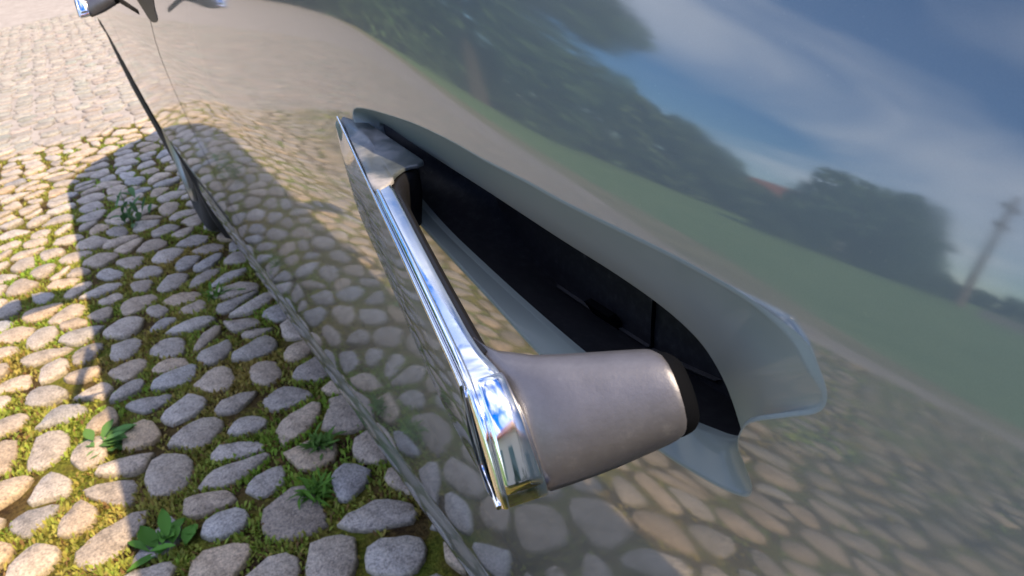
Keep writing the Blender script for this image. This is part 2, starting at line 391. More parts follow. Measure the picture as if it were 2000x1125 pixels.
# ------------------------------------------------------------------ handle
HO = np.array([.151, -.053]); HA = np.array([.97692285, -.21359245]); HN = np.array([-.21359245, -.97692285])
def hp(u, v, w): return np.array([HO[0] + u * HA[0] + v * HN[0], HO[1] + u * HA[1] + v * HN[1], w])
def interp(x, xs, ys): return float(np.interp(x, xs, ys))
def smoothc(pts, n): return spline(pts, n)
_vu = np.linspace(-.03, .3, 331)
def _smooth(a, k):
    for _ in range(k): a = np.concatenate([a[:1], (a[:-2] + 2 * a[1:-1] + a[2:]) / 4, a[-1:]])
    return a
_va = _smooth(np.interp(_vu, [-.03, .008, .012, .018, .03, .07, .11, .14, .1625, .17, .18, .1851, .235, .289], [.0122, .0112, .0100, .0087, .0081, .0080, .0082, .0086, .0090, .0100, .0150, .0200, .016, .008]), 14)
def vin(u): return float(np.interp(u, _vu, _va))
def make_handle():
    # painted outer skin, the thing the other pieces hang on
    top = smoothc([(.0035, .0002, -.1345), (.0045, .0, -.124), (.0066, 0, -.1145), (.0095, 0, -.1120), (.03, 0, -.1112), (.08, 0, -.1109), (.13, -.0001, -.1108), (.2, -.0004, -.1104), (.25, -.001, -.107), (.2755, -.0015, -.1045)], 60)
    bot = smoothc([(-.0075, .0006, -.1372), (-.004, .0004, -.1385), (.01, .0, -.1405), (.045, -.0015, -.1440), (.073, -.0023, -.1440), (.11, -.0032, -.1412), (.159, -.0040, -.1400), (.208, -.0049, -.1405), (.235, -.0053, -.1330), (.253, -.0047, -.1180), (.268, -.003, -.109)], 60)
    loops = []
    for k in range(13):
        t = k / 12; b = .0012 * math.sin(math.pi * t)
        loops.append([hp(*(top[i] * (1 - t) + bot[i] * t + np.array([0, -b, 0]))) for i in range(60)])
    back = [[hp(*(bot[i] + np.array([.0008, .0016, .0006]))) for i in range(60)], [hp(*(top[i] + np.array([.0002, .0016, -.0008]))) for i in range(60)], loops[0]]
    vs, fs = loft(loops + back, False)
    skin = carpart('door_handle', vs, fs, PAINT, None, True, None, True, 40)
    # bright trim line along the skin's edge
    path = smoothc([(-.0088, .0004, -.1378), (-.002, .0003, -.1365), (.0032, .0002, -.1345), (.0042, .0, -.124), (.0064, 0, -.1141), (.0095, 0, -.1115), (.03, 0, -.1107), (.08, 0, -.1104), (.13, -.0001, -.1103), (.2, -.0004, -.1099), (.25, -.001, -.1065), (.2765, -.0015, -.1040)], 70)
    lp = []
    for i in range(70):
        r = .0007
        lp.append([hp(path[i][0], path[i][1] + .0003 + r * math.cos(a), path[i][2] + r * math.sin(a)) for a in np.linspace(0, 2 * math.pi, 8, endpoint=False)])
    vs, fs = loft(lp, True, True, True); t_ = carpart('edge_trim', vs, fs, CHROME, None, True, None, True, 60); t_.parent = skin
    # chrome body: flat top that turns down over the near end
    spine = smoothc([(.282, -.1062), (.25, -.1082), (.2, -.1092), (.165, -.1094), (.12, -.1094), (.07, -.1094), (.03, -.1096), (.018, -.1100), (.0105, -.1109), (.0050, -.1130), (.0010, -.1164), (-.0022, -.1208), (-.0050, -.126), (-.0074, -.1315), (-.0092, -.1363), (-.0092, -.1385), (-.006, -.1395), (.005, -.1398)], 110)
    sl = np.concatenate([[0], np.cumsum(np.linalg.norm(np.diff(spine, axis=0), axis=1))])
    lp = []
    for i in range(110):
        u, w = spine[i]; tg = spine[min(i + 1, 109)] - spine[max(i - 1, 0)]; tg /= np.linalg.norm(tg); nn = np.array([tg[1], -tg[0]])
        vi = vin(u) if u > .0045 else interp(w, [-.14, -.13, -.118, -.1122], [.0137, .0136, .0129, vin(.0045)])
        if u > .158: vi = min(vi, .0086)
        row = []
        for v, h in ((.0009, -.0022), (.0011, -.0010), (.0014, -.0003), (.0020, .00015), (.0027, .0003), (.0031, .0002), (.0033, 0.0), (.0036, .00005), (vi * .6 + .0014, .00010), (vi - .0005, .0001), (vi - .0001, -.0002), (vi, -.0012)):
            row.append(hp(u + nn[0] * h, v, w + nn[1] * h))
        lp.append(row)
    vs, fs = loft(lp, False); body = carpart('chrome_body', vs, fs, CHROME, None, True, None, True, 50); body.parent = skin
    # end cap: raised mirror-bright plate on the near end
    cs = smoothc([(.0085, -.1114), (.0050, -.1130), (.0010, -.1164), (-.0022, -.1208), (-.0050, -.126), (-.0074, -.1315), (-.0087, -.1350)], 40)
    lp = []
    for i in range(40):
        u, w = cs[i]; tg = cs[min(i + 1, 39)] - cs[max(i - 1, 0)]; tg /= np.linalg.norm(tg); nn = np.array([tg[1], -tg[0]])
        if nn[0] > 0: nn = -nn
        v0 = interp(w, [-.136, -.125, -.1107], [.0030, .0034, .0040]); v1 = interp(w, [-.136, -.13, -.118, -.112, -.110], [.0132, .0131, .0124, .0114, .0100])
        edge = min(i, 39 - i); hh = .0006 * min(1, (edge / 3.0)) ** .5 + .0001
        row = []
        for f, g in ((0, 0), (.04, .7), (.12, 1.2), (.3, 1.9), (.5, 2.1), (.7, 1.9), (.88, 1.2), (.96, .7), (1, 0)):
            row.append(hp(u + nn[0] * hh * g, v0 + (v1 - v0) * f, w + nn[1] * hh * g))
        lp.append(row)
    vs, fs = loft(lp, False); cap = carpart('end_cap', vs, fs, CHROME, None, True, None, True, 55); cap.parent = skin
    # black lining on the inner rim of the bar
    us = np.linspace(.018, .262, 90); lp = []
    for u in us:
        vi = vin(u)
        ri = .0031 if u < .15 else interp(u, [.15, .165, .19, .262], [.0031, .0048, .0046, .003])
        wt2 = interp(u, [.02, .035, .14, .165, .2], [-.1102, -.1098, -.1098, -.1112, -.1106])
        lp.append([hp(u, .0012, -.1125), hp(u, vi - .0012, -.1112), hp(u, vi - .0001, wt2 - .0003), hp(u, vi + ri * .35, wt2 + .0001), hp(u, vi + ri * .7, wt2 - .0010), hp(u, vi + ri, wt2 - .0036), hp(u, vi + ri * .9, -.124), hp(u, vi + ri * .2, -.138), hp(u, .0015, -.1385)])
    vs, fs = loft(lp, True, True, True); ln = carpart('grip_lining', vs, fs, LINING, None, True, None, True, 55); ln.parent = skin
    # scuffed cover plate over the hinge end
    out = [(.163, .0012), (.20, .0010), (.24, .0006), (.2745, -.0002), (.284, .004), (.272, .0105), (.248, .0155), (.215, .0212), (.188, .0258), (.1815, .0262), (.1795, .0230), (.1802, .0180), (.1765, .0140), (.1715, .0108), (.166, .0092)]
    P2 = spline(out, 80, True)
    def cover_w(u): return interp(u, [.16, .2, .25, .285], [-.1090, -.1086, -.1076, -.1056])
    C = P2.mean(0); lp = [[hp(p[0] + (C[0] - p[0]) * f, p[1] + (C[1] - p[1]) * f, cover_w(p[0]) + h) for p in P2] for f, h in ((0, -.0014), (0, -.0004), (.012, .0001), (.04, .0003), (.5, .0004), (.9, .0004))]
    vs, fs = loft(lp, True, True, True); hc = carpart('hinge_cover', vs, fs, SCUFF, None, True, None, True, 50); hc.parent = skin
    # pull arm that ties the free end to the door: a curved wedge of satin plastic
    vv_ = [.0085, .0105, .0125, .0150, .020, .026, .032, .038, .043, .0460, .0468, .0474, .0478]
    lp = []
    for v in vv_:
        ut = interp(v, [.0082, .0109, .0125, .0153, .0206, .0297, .0449, .051], [.0257, .0143, .0112, .0082, .0032, -.0011, -.0080, -.0105])
        ub = interp(v, [.0085, .0125, .015, .03, .045, .051], [.004, -.0075, -.0108, -.0134, -.0165, -.0172])
        wb = interp(v, [.0085, .0125, .015, .03, .045, .0512], [-.133, -.1424, -.1422, -.1392, -.1340, -.1318])
        wtp = interp(v, [.0085, .0105, .0125, .015, .045, .0500], [-.1100, -.1096, -.1094, -.1091, -.1090, -.1096])
        s = 1.0
        if v > .0462: s = interp(v, [.0460, .0468, .0474, .0478], [1, .993, .975, .95])
        pts = []
        um = (ut + ub) / 2; wm = (wtp + wb) / 2
        def L(f, bx, bw=0.0): return (ut * (1 - f) + ub * f - bx, wtp * (1 - f) + wb * f + bw)
        prof = [(ut + .010, wb + .005), (ut + .012, wtp - .006), (ut + .0068, wtp - .0014), (ut + .0026, wtp - .0001), L(.03, .0008), L(.10, .0026), L(.22, .0044), L(.38, .0054), L(.54, .0052), L(.67, .0036), L(.78, .0014), L(.88, -.0014), L(.95, -.0036), (ub + .0095, wb + .0006)]
        for u, w in prof: pts.append(hp(um + (u - um) * s, v, wm + (w - wm) * s))
        lp.append(pts)
    vs, fs = loft(lp, True, True, True); arm = carpart('pull_arm', vs, fs, GRIP, None, True, None, True, 60); arm.parent = skin
    # closing end of the arm, coloured black to paint in its shadow side
    last = lp[-1]; cA = np.mean(np.array(last), 0); lp = []
    for dv, s in ((-.0008, .96), (.0001, 1.0), (.0016, .985), (.0030, .94), (.0040, .85), (.0044, .6)):
        lp.append([cA + (np.array(q) - cA) * s + np.array([HN[0], HN[1], -.15]) * dv for q in last])
    vs, fs = loft(lp, True, True, True); ae = carpart('arm_shaded_end', vs, fs, DEEP, None, True, None, True, 60); ae.parent = skin
    # dark link from the arm into the pocket
    lp = []
    lp = []
    for t, a_, b2 in ((0, .0055, .0050), (.3, .0050, .0045), (.7, .0045, .0040), (1, .004, .0036)):
        uc, vc, wc = .003 + .024 * t, .0465 + .018 * t, -.1235 - .025 * t
        lp.append([hp(uc + a_ * math.cos(q), vc, wc + b2 * math.sin(q)) for q in np.linspace(0, 2 * math.pi, 12, endpoint=False)])
    vs, fs = loft(lp, True, True, True); lk = carpart('hinge_link', vs, fs, BLACK, None, True, None, True, 45); lk.parent = skin
    return skin
handle = make_handle(); handle['label'] = 'popped-out handle of the near door'
def copy_part(o, off, parent):
    c = o.copy(); COL.objects.link(c); c.parent = parent
    if parent is car: c.location = off
    for ch in list(o.children): copy_part(ch, off, c)
    return c
h2 = copy_part(handle, (FX - .02, .026, FZ + .009), car); h2['label'] = 'blurred handle of the far door'
# far handle's recess is a dark slot in the front door, built on the panel
slot_pts = offset_out(O_C, -.001) + np.array([FX, FZ])
vs, fs = loft([on(slot_pts[:, 0], slot_pts[:, 1], -.0006), on(slot_pts[:, 0], slot_pts[:, 1], .0004)], True, True, True)
carpart('handle_recess', vs, fs, BLACK, None, True, None, True, 40)

# ------------------------------------------------------------------ the rest of the car
def slab(name, sec, x0, x1, m, sh=30):
    vs, fs = loft([[(x0, y, z) for y, z in sec], [(x1, y, z) for y, z in sec]], True, True, True)
    return carpart(name, vs, fs, m, None, True, None, True, sh)
core = [(-.36, -.80), (-.30, -.70), (-.27, -.5), (-.24, -.3), (-.24, .0), (-1.80, .0), (-1.84, -.3), (-1.78, -.80)]
slab('floor_body', core, -1.5, 3.3, DEEP)
far = [(-1.80, .02), (-1.93, -.2), (-1.93, -.45), (-1.84, -.75), (-1.78, -.78), (-1.78, .02)]
slab('far_flank', far, -1.5, 3.6, PAINT)
bonnet = []
for x, z, yi in ((2.1, .03, -.17), (2.6, -.02, -.19), (3.2, -.07, -.22), (3.7, -.15, -.42), (3.95, -.30, -.68)):
    bonnet.append([(x, yi, z), (x, yi - .12, z + .03), (x, -1.02, z + .05), (x, -2.04 - yi + .12, z + .03), (x, -2.04 - yi, z), (x, -2.04 - yi, z - .3), (x, yi - .05, z - .3)])
vs, fs = loft(bonnet, True, True, True); carpart('bonnet', vs, fs, PAINT, None, True, None, True, 40)
vs, fs = boxv(3.2, 3.95, -1.5, -.62, -.78, -.32); carpart('front_bumper', vs, fs, BLACK, None, False)
gl = [(-.185, .016), (-.365, .43), (-.385, .43), (-.215, .016)]
slab('side_window', gl, -1.0, 2.0, GLASS)
slab('belt_trim', [(-.160, .012), (-.160, .020), (-.20, .024), (-.24, .012)], -1.2, 2.2, CHROME)
roof = [(-.36, .432), (-.40, .462), (-.6, .48), (-1.02, .49), (-1.45, .48), (-1.65, .462), (-1.69, .432)]
vs, fs = loft([[(x, y, z + dz) for y, z in roof] for x, dz in ((-1.3, -.06), (-.6, 0), (.4, .01), (1.1, -.02))], True, True, True)
carpart('roof', vs, fs, PAINT, None, True, None, True, 40)
ws = [[(1.1, -.37, .41), (1.1, -1.02, .46), (1.1, -1.67, .41)], [(2.15, -.22, .02), (2.15, -1.02, .05), (2.15, -1.82, .02)], [(2.1, -.22, -.02), (2.1, -1.02, .0), (2.1, -1.82, -.02)], [(1.0, -.37, .38), (1.0, -1.02, .42), (1.0, -1.67, .38)]]
vs, fs = loft(ws, False); carpart('windscreen', vs, fs, GLASS, None, True, None, True, 40)
slab('cabin', [(-.40, .0), (-.42, .43), (-1.62, .43), (-1.70, .0)], -1.2, 1.05, DEEP)
# round sill strip along the widest line of the flank
lp = []
for x in np.linspace(-.5, 2.55, 60):
    yy = float(ysurf(x, -.70)); lp.append([(x, yy - .011 + .0165 * math.cos(a), -.71 + .062 * math.sin(a)) for a in np.linspace(0, 2 * math.pi, 16, endpoint=False)])
vs, fs = loft(lp, True, True, True); carpart('sill_trim', vs, fs, PAINT, None, True, None, True, 60)
# wing mirror on the front door
mr = []
for y, s in ((-.16, .5), (-.12, .62), (-.06, .9), (.0, 1.0), (.06, .95), (.095, .72), (.105, .4)):
    mr.append([(1.80 + .055 * s * math.cos(a) + .02 * s, y, .075 + .062 * s * math.sin(a)) for a in np.linspace(0, 2 * math.pi, 14, endpoint=False)])
vs, fs = loft(mr, True, True, True); wm_ = carpart('wing_mirror', vs, fs, PAINT, None, True, None, True, 50)
vs, fs = boxv(1.775, 1.785, -.1, .085, .03, .12); mg = carpart('mirror_glass', vs, fs, CHROME, None, False); mg.parent = wm_
# wheels
def wheel(x):
    def lathe(prof, n=48):
        lp = []
        for a in np.linspace(0, 2 * math.pi, n, endpoint=False): lp.append([(x + r * math.cos(a), y, WZ + r * math.sin(a)) for r, y in prof])
        lp.append(lp[0]); return loft(lp, False)
    vs, fs = lathe([(.215, -.30), (.225, -.212), (.25, -.200), (.295, -.197), (.322, -.203), (.338, -.218), (.343, -.25), (.343, -.36), (.325, -.395), (.22, -.40)])
    ty = carpart('front_wheel' if x > 1 else 'rear_wheel', vs, fs, RUBBER, None, True, None, True, 40)
    vs, fs = lathe([(.0, -.205), (.05, -.205), (.06, -.22), (.17, -.225), (.2, -.2), (.216, -.192), (.222, -.2), (.215, -.30)], 40)
    r_ = carpart('rim', vs, fs, RIMM, None, True, None, True, 35); r_.parent = ty
    for k in range(5):
        a = k * 2 * math.pi / 5; ca, sa = math.cos(a), math.sin(a)
        v, f = boxv(.045, .2, -.225, -.202, -.018, .018)
        vv = [(x + p[0] * ca - p[2] * sa, p[1], WZ + p[0] * sa + p[2] * ca) for p in v]
        s_ = carpart('spoke', vv, f, RIMM, None, False); s_.parent = ty
wheel(WX); wheel(-.62)
# black arch lining over the front wheel
lp = []
for a in np.linspace(-.62, math.pi + .62, 40): lp.append([(WX + r * math.cos(a), float(np.interp(WZ + r * math.sin(a), [-.92, -.85, -.68, -.52, -.36, -.28, -.2], [-.226, -.208, -.182, -.157, -.139, -.131, -.118])) - y, WZ + r * math.sin(a)) for r, y in ((.372, .012), (.40, .0), (.455, .0), (.47, .02), (.47, .2), (.372, .25))])
vs, fs = loft(lp, True, True, True); carpart('wheel_arch_trim', vs, fs, RUBBER, None, True, None, True, 40)

# ------------------------------------------------------------------ ground materials
SOIL = mat('soil_and_moss', (0.06, 0.05, 0.03), 0.95, 0, 0.1)
n_, l_, b_ = nodes(SOIL)
a1 = noise_node(SOIL, 5.5, 5, 0.62); a2 = noise_node(SOIL, 120, 4, 0.7)
c1 = ramp(SOIL, a1.outputs['Fac'], [(0.36, (0.06, 0.038, 0.02)), (0.47, (0.13, 0.09, 0.034)), (0.56, (0.18, 0.18, 0.03)), (0.7, (0.11, 0.17, 0.022))])
c2 = ramp(SOIL, a2.outputs['Fac'], [(0.35, (0.35,) * 3), (0.68, (1.25, 1.2, 1.1))])
l_.new(mixc(SOIL, c1.outputs['Color'], c2.outputs['Color'], None, 'MULTIPLY', 1.0), b_.inputs['Base Color'])
bump(SOIL, a2.outputs['Fac'], 0.9, 0.012)

STONE = mat('cobble_granite', (0.36, 0.32, 0.29), 0.85, 0, 0.25)
n_, l_, b_ = nodes(STONE)
at = n_.new('ShaderNodeAttribute'); at.attribute_name = 'tint'
g1 = noise_node(STONE, 150, 4, 0.8); g2 = noise_node(STONE, 22, 4, 0.6); g3 = noise_node(STONE, 420, 2, 0.6)
k1 = ramp(STONE, g1.outputs['Fac'], [(0.36, (0.50, 0.50, 0.52)), (0.50, (1.0, 1.0, 1.0)), (0.64, (1.38, 1.33, 1.28))])
k2 = ramp(STONE, g2.outputs['Fac'], [(0.3, (0.72, 0.70, 0.67)), (0.5, (1.0, 0.99, 0.98)), (0.7, (1.12, 1.12, 1.12))])
k3 = ramp(STONE, g3.outputs['Fac'], [(0.33, (0.6, 0.6, 0.6)), (0.45, (1, 1, 1))])
q = mixc(STONE, at.outputs['Color'], k1.outputs['Color'], None, 'MULTIPLY', 1.0)
q = mixc(STONE, q, k2.outputs['Color'], None, 'MULTIPLY', 1.0); q = mixc(STONE, q, k3.outputs['Color'], None, 'MULTIPLY', 0.8)
l_.new(q, b_.inputs['Base Color'])
sm_ = n_.new('ShaderNodeMath'); sm_.operation = 'ADD'; l_.new(g1.outputs['Fac'], sm_.inputs[0]); l_.new(g2.outputs['Fac'], sm_.inputs[1])
bump(STONE, sm_.outputs[0], 0.55, 0.006)

SAND = mat('pale_path', (0.5, 0.44, 0.38), 0.95, 0, 0.1)
n_, l_, b_ = nodes(SAND)
v1 = noise_node(SAND, 2.6, 6, 0.66); v2 = noise_node(SAND, 9.0, 4, 0.6, stretch=(.6, 1, 1))
p1 = ramp(SAND, v1.outputs['Fac'], [(0.3, (0.28, 0.255, 0.235)), (0.55, (0.345, 0.315, 0.29)), (0.75, (0.39, 0.36, 0.33))])
p2 = ramp(SAND, v2.outputs['Fac'], [(0.35, (0.86, 0.84, 0.82)), (0.65, (1.06, 1.05, 1.04))])
l_.new(mixc(SAND, p1.outputs['Color'], p2.outputs['Color'], None, 'MULTIPLY', 1.0), b_.inputs['Base Color'])
bump(SAND, v2.outputs['Fac'], 0.6, 0.02)
DRY = mat('dry_grass', (0.27, 0.25, 0.13), 1.0, 0, 0.05)
LAWN = mat('lawn_grass', (0.09, 0.17, 0.05), 1.0, 0, 0.05)
for m_, lo, hi in ((DRY, (0.22, 0.21, 0.11), (0.32, 0.29, 0.17)), (LAWN, (0.12, 0.21, 0.065), (0.20, 0.30, 0.12))):
    n_, l_, b_ = nodes(m_); v = noise_node(m_, 0.9, 7, 0.7)
    rr = ramp(m_, v.outputs['Fac'], [(0.35, lo), (0.68, hi)]); l_.new(rr.outputs['Color'], b_.inputs['Base Color'])
    v_ = noise_node(m_, 30, 4, 0.7); bump(m_, v_.outputs['Fac'], 0.8, 0.05)

# ------------------------------------------------------------------ ground, lawn, path, bay
NEAR = spline([(-6, 3.65), (-2, 3.62), (2, 3.6), (4, 3.6), (5.3, 3.45), (5.95, 2.6), (6.05, 1.9), (5.75, 1.2), (5.35, .6), (5.25, 0), (5.3, -1), (5.4, -3), (5.6, -8)], 80)
FAR_ = spline([(-6, 3.9), (0.5, 3.95), (2.2, 4.02), (3.1, 4.3), (5.4, 5.05), (10.6, 7.6), (19, 10), (30, 12), (60, 16)], 60)
GRN = spline([(-6, 4.3), (0.5, 4.45), (3.1, 4.9), (8.3, 8.1), (19, 11.9), (30, 13.8), (60, 18)], 60)
def sheet(name, poly, z, m, kind='structure'):
    bm = bmesh.new(); f = bm.faces.new([bm.verts.new((p[0], p[1], z)) for p in poly]); bmesh.ops.triangulate(bm, faces=[f])
    if bm.faces[0:1] and sum(fc.normal.z for fc in bm.faces) < 0: bmesh.ops.reverse_faces(bm, faces=bm.faces[:])
    me = bpy.data.meshes.new(name); bm.to_mesh(me); bm.free()
    for p in me.polygons:
        if p.normal.z < 0: p.flip()
    return link(name, me, None, m, kind)
Bx = 700
ground = sheet('ground', [(-Bx, -Bx), (Bx, -Bx), (Bx, Bx), (-Bx, Bx)], -0.012, LAWN)
path = sheet('path', list(map(tuple, FAR_)) + [(60, -60), (5.6, -60)] + list(map(tuple, NEAR[::-1])), -0.004, SAND)
verge = sheet('dry_verge', list(map(tuple, GRN)) + list(map(tuple, FAR_[::-1])), -0.006, DRY)
gp = np.array(GRN); tgv = np.gradient(gp, axis=0); tgv /= np.linalg.norm(tgv, axis=1, keepdims=True); gnv = np.stack([-tgv[:, 1], tgv[:, 0]], 1)
vs, fs = loft([[(p[0] + q[0] * d_, p[1] + q[1] * d_, z) for p, q in zip(gp, gnv)] for d_, z in ((-.05, -.008), (3, .08), (9, .45), (18, 1.1), (30, 1.75), (60, 2.2), (130, 2.4), (300, -.5))], False)
lawn = link('lawn', fix(pydata('lawn', vs, fs, True)), None, LAWN, 'structure')
bay = sheet('cobbled_bay', list(map(tuple, NEAR)) + [(-6, -8)], 0.0, SOIL)

# ------------------------------------------------------------------ cobblestones
def poly_clip(poly, p, n):
    out = []; m = len(poly)
    for i in range(m):
        a, b = poly[i], poly[(i + 1) % m]; da = (a - p) @ n; db = (b - p) @ n
        if da <= 0: out.append(a)
        if da * db < 0: out.append(a + (b - a) * (da / (da - db)))
    return out
SP = .116
pts = []
xs_ = np.arange(-.2, 6.3, SP); k = 0
row = 0
yv = -1.3
while yv < 3.9:
    for x in np.arange(.0, 6.4, SP * 1.06): pts.append((x + (row % 2) * SP * .5 + rng.normal(0, .033), yv + rng.normal(0, .03)))
    yv += SP * .9; row += 1
pts = np.array(pts)
bayp = np.vstack([NEAR, [[-6, -8]]])
pts = pts[inside(bayp, pts)]
cells = {}
key = lambda p: (int(p[0] // .3), int(p[1] // .3))
for i, p in enumerate(pts): cells.setdefault(key(p), []).append(i)
def neigh(i):
    kx, ky = key(pts[i]); return [j for a in (-1, 0, 1) for b in (-1, 0, 1) for j in cells.get((kx + a, ky + b), ()) if j != i]
protos = []
def stone_mesh(i):
    p = pts[i]; sq = [p + np.array(d) * .1 for d in ((-1, -1), (1, -1), (1, 1), (-1, 1))]
    for j in neigh(i):
        dv = pts[j] - p; d_ = np.linalg.norm(dv)
        if d_ < .24: sq = poly_clip(sq, p + dv * .5, dv / d_)
        if len(sq) < 3: return None
    P = np.array(sq); c = P.mean(0)
    ang = rng.uniform(0, math.pi); ax = np.array([math.cos(ang), math.sin(ang)]); el = rng.uniform(.70, 1.0)
    Q = P - c; al = Q @ ax; Q = Q - np.outer(al, ax) * (1 - el)
    Q = Q * rng.uniform(.78, .95); Q = Q + rng.normal(0, .0045, Q.shape)
    for cc in (.78, .82):
        Q = np.stack([Q * cc + np.roll(Q, -1, 0) * (1 - cc), Q * (1 - cc) + np.roll(Q, -1, 0) * cc], 1).reshape(-1, 2)
    s = np.linalg.norm(np.roll(Q, -1, 0) - Q, axis=1); cs = np.concatenate([[0], np.cumsum(s)]); QQ = np.vstack([Q, Q[:1]])
    t = np.linspace(0, cs[-1], 13, endpoint=False)
    Q = np.stack([np.interp(t, cs, QQ[:, k]) for k in (0, 1)], 1)
    Q *= (1 + rng.normal(0, .035, (13, 1)))
    far_ = float(np.clip((c[1] - .75) / .6, 0, 1)); Q = Q * (1 - .14 * far_)
    if np.ptp(Q[:, 0]) * np.ptp(Q[:, 1]) < .0012: return None
    h = rng.uniform(.008, .016); tl = rng.normal(0, .05, 2)
    vs = []
    for sc, z in ((1.0, -.012), (.985, h * .62), (.90, h * .97)):
        for qv in Q: vs.append((qv[0] * sc, qv[1] * sc, z + (qv @ tl) * .5 + (rng.normal(0, .0012) if z > 0 else 0)))
    vs.append((0, 0, h))
    fs = []
    for r in range(2):
        for k in range(13): a, b = r * 13 + k, r * 13 + (k + 1) % 13; fs.append((a, b, b + 13, a + 13))
    for k in range(13): fs.append((26 + k, 26 + (k + 1) % 13, 39))
    g = rng.uniform(.82, 1.14); w = rng.normal(0, .02)
    tint = np.clip(np.array([.43 + w, .365, .303 - w]) * g, .1, .8)
    tint = tint * (1 - .45 * far_ * rng.uniform(.4, 1)) + np.array([.13, .14, .07]) * .45 * far_
    if rng.random() < .1: tint = tint * np.array([.8, .82, .86])
    return np.array(vs), fs, c, tint, Q * .93 + c
def color_attr(me, cols):
    a = me.color_attributes.new('tint', 'FLOAT_COLOR', 'POINT'); a.data.foreach_set('color', np.asarray(cols, np.float32).ravel())
camM = np.array(Rm)
def pix(P):
    q = camM.T @ (np.asarray(P, float) - np.array([0, 0, EYE]))
    return (1000 + 1570 * q[0] / -q[2], 562 - 1570 * q[1] / -q[2], -q[2]) if q[2] < -.05 else (9e9, 9e9, 1)
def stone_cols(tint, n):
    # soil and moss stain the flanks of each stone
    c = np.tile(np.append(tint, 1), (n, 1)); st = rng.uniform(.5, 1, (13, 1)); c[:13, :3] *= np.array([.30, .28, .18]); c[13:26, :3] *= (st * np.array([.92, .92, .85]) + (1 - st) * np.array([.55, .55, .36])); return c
stones = []
for i in range(len(pts)):
    r = stone_mesh(i)
    if r is None: continue
    px, py, dd = pix((r[2][0], r[2][1], 0)); seen = -60 < px < 2060 and -60 < py < 1185 and px < 300 + py * .6 and r[2][0] < 5.5
    stones.append((0 if seen else 1, dd, r))
stones.sort(key=lambda s: (s[0], s[1]))
for kx, (sn, dd, (vs, fs, c, tint, _q)) in enumerate(stones[:300]):
    me = pydata('cobblestone', vs, fs, True); color_attr(me, stone_cols(tint, len(vs))); me.update()
    o = link('cobblestone', me, bay, STONE); o.location = (c[0], c[1], 0.0)
AV, AF, AC = [], [], []
for sn, dd, (vs, fs, c, tint, _q) in stones[300:]:
    b = len(AV); AV += [(v[0] + c[0], v[1] + c[1], v[2]) for v in vs]; AF += [tuple(k + b for k in f) for f in fs]; AC += list(stone_cols(tint, len(vs)))
me = pydata('cobblestones', AV, AF, True); color_attr(me, np.array(AC)); link('cobblestones', me, bay, STONE, 'stuff')

# the pale path is laid with low worn setts
PV, PF, PC = [], [], []
pp = np.array([(x + rng.normal(0, .02) + (k % 2) * .08, y + rng.normal(0, .02)) for k, y in enumerate(np.arange(-1.6, 6.0, .135)) for x in np.arange(3.0, 15.0, .17)])
pathp = np.vstack([FAR_, [[60, -60], [5.6, -60]], NEAR[::-1]])
pp = pp[inside(pathp, pp)]
for p in pp:
    k = 8; rx, ry = rng.uniform(.062, .082), rng.uniform(.048, .064); an = rng.normal(0, .18); h = rng.uniform(.004, .012)
    th = np.linspace(0, 2 * math.pi, k, endpoint=False) + .39; cx = np.sign(np.cos(th)) * np.abs(np.cos(th)) ** .6 * rx * (1 + rng.normal(0, .05, k)); cy = np.sign(np.sin(th)) * np.abs(np.sin(th)) ** .6 * ry * (1 + rng.normal(0, .05, k))
    X_ = cx * math.cos(an) - cy * math.sin(an); Y_ = cx * math.sin(an) + cy * math.cos(an); b = len(PV)
    g = rng.uniform(.82, 1.12); tn = np.array([.335 + rng.normal(0, .012), .308, .27]) * g
    for sc, z in ((1, -.012), (.97, h * .6), (.86, h)):
        for q in range(k): PV.append((p[0] + X_[q] * sc, p[1] + Y_[q] * sc, z)); PC.append(np.append(tn * (.7 if z < 0 else 1), 1))
    for r in range(2):
        for q in range(k): PF.append((b + r * k + q, b + r * k + (q + 1) % k, b + (r + 1) * k + (q + 1) % k, b + (r + 1) * k + q))
    PF.append(tuple(b + 2 * k + q for q in range(k)))
me = pydata('path_setts', PV, PF, True); color_attr(me, np.array(PC)); link('path_setts', me, path, STONE, 'stuff')

# ------------------------------------------------------------------ moss, grass tufts and weeds in the joints
LEAF = mat('leaf_green', (0.09, 0.18, 0.03), 0.7, 0, 0.25)
n_, l_, b_ = nodes(LEAF); at = n_.new('ShaderNodeAttribute'); at.attribute_name = 'tint'; l_.new(at.outputs['Color'], b_.inputs['Base Color'])
tr = n_.new('ShaderNodeBsdfTranslucent'); l_.new(at.outputs['Color'], tr.inputs['Color']); ms = n_.new('ShaderNodeMixShader'); ms.inputs[0].default_value = .3
outn = n_['Material Output']; l_.new(b_.outputs[0], ms.inputs[1]); l_.new(tr.outputs[0], ms.inputs[2]); l_.new(ms.outputs[0], outn.inputs['Surface'])
def n2(x, y, s, o=0.0): return noise.noise(Vector((x * s + o, y * s - o, o)))
def fast_mesh(name, V, F, C, m, parent=None, kind=None):
    """V (n,k,3) blades of k verts each, all faces alike"""
    n, k, _ = V.shape; me = bpy.data.meshes.new(name)
    me.vertices.add(n * k); me.vertices.foreach_set('co', V.astype(np.float32).ravel())
    Fk = np.array(F); nf = len(F); fl_ = Fk.shape[1]
    idx_ = (np.arange(n)[:, None, None] * k + Fk[None]).ravel()
    me.loops.add(len(idx_)); me.loops.foreach_set('vertex_index', idx_.astype(np.int32))
    me.polygons.add(n * nf); me.polygons.foreach_set('loop_start', (np.arange(n * nf) * fl_).astype(np.int32))
    me.update(calc_edges=True)
    color_attr(me, np.repeat(np.concatenate([C, np.ones((n, 1))], 1), k, 0))
    o = link(name, me, parent, m, kind); return o
NB = 260000
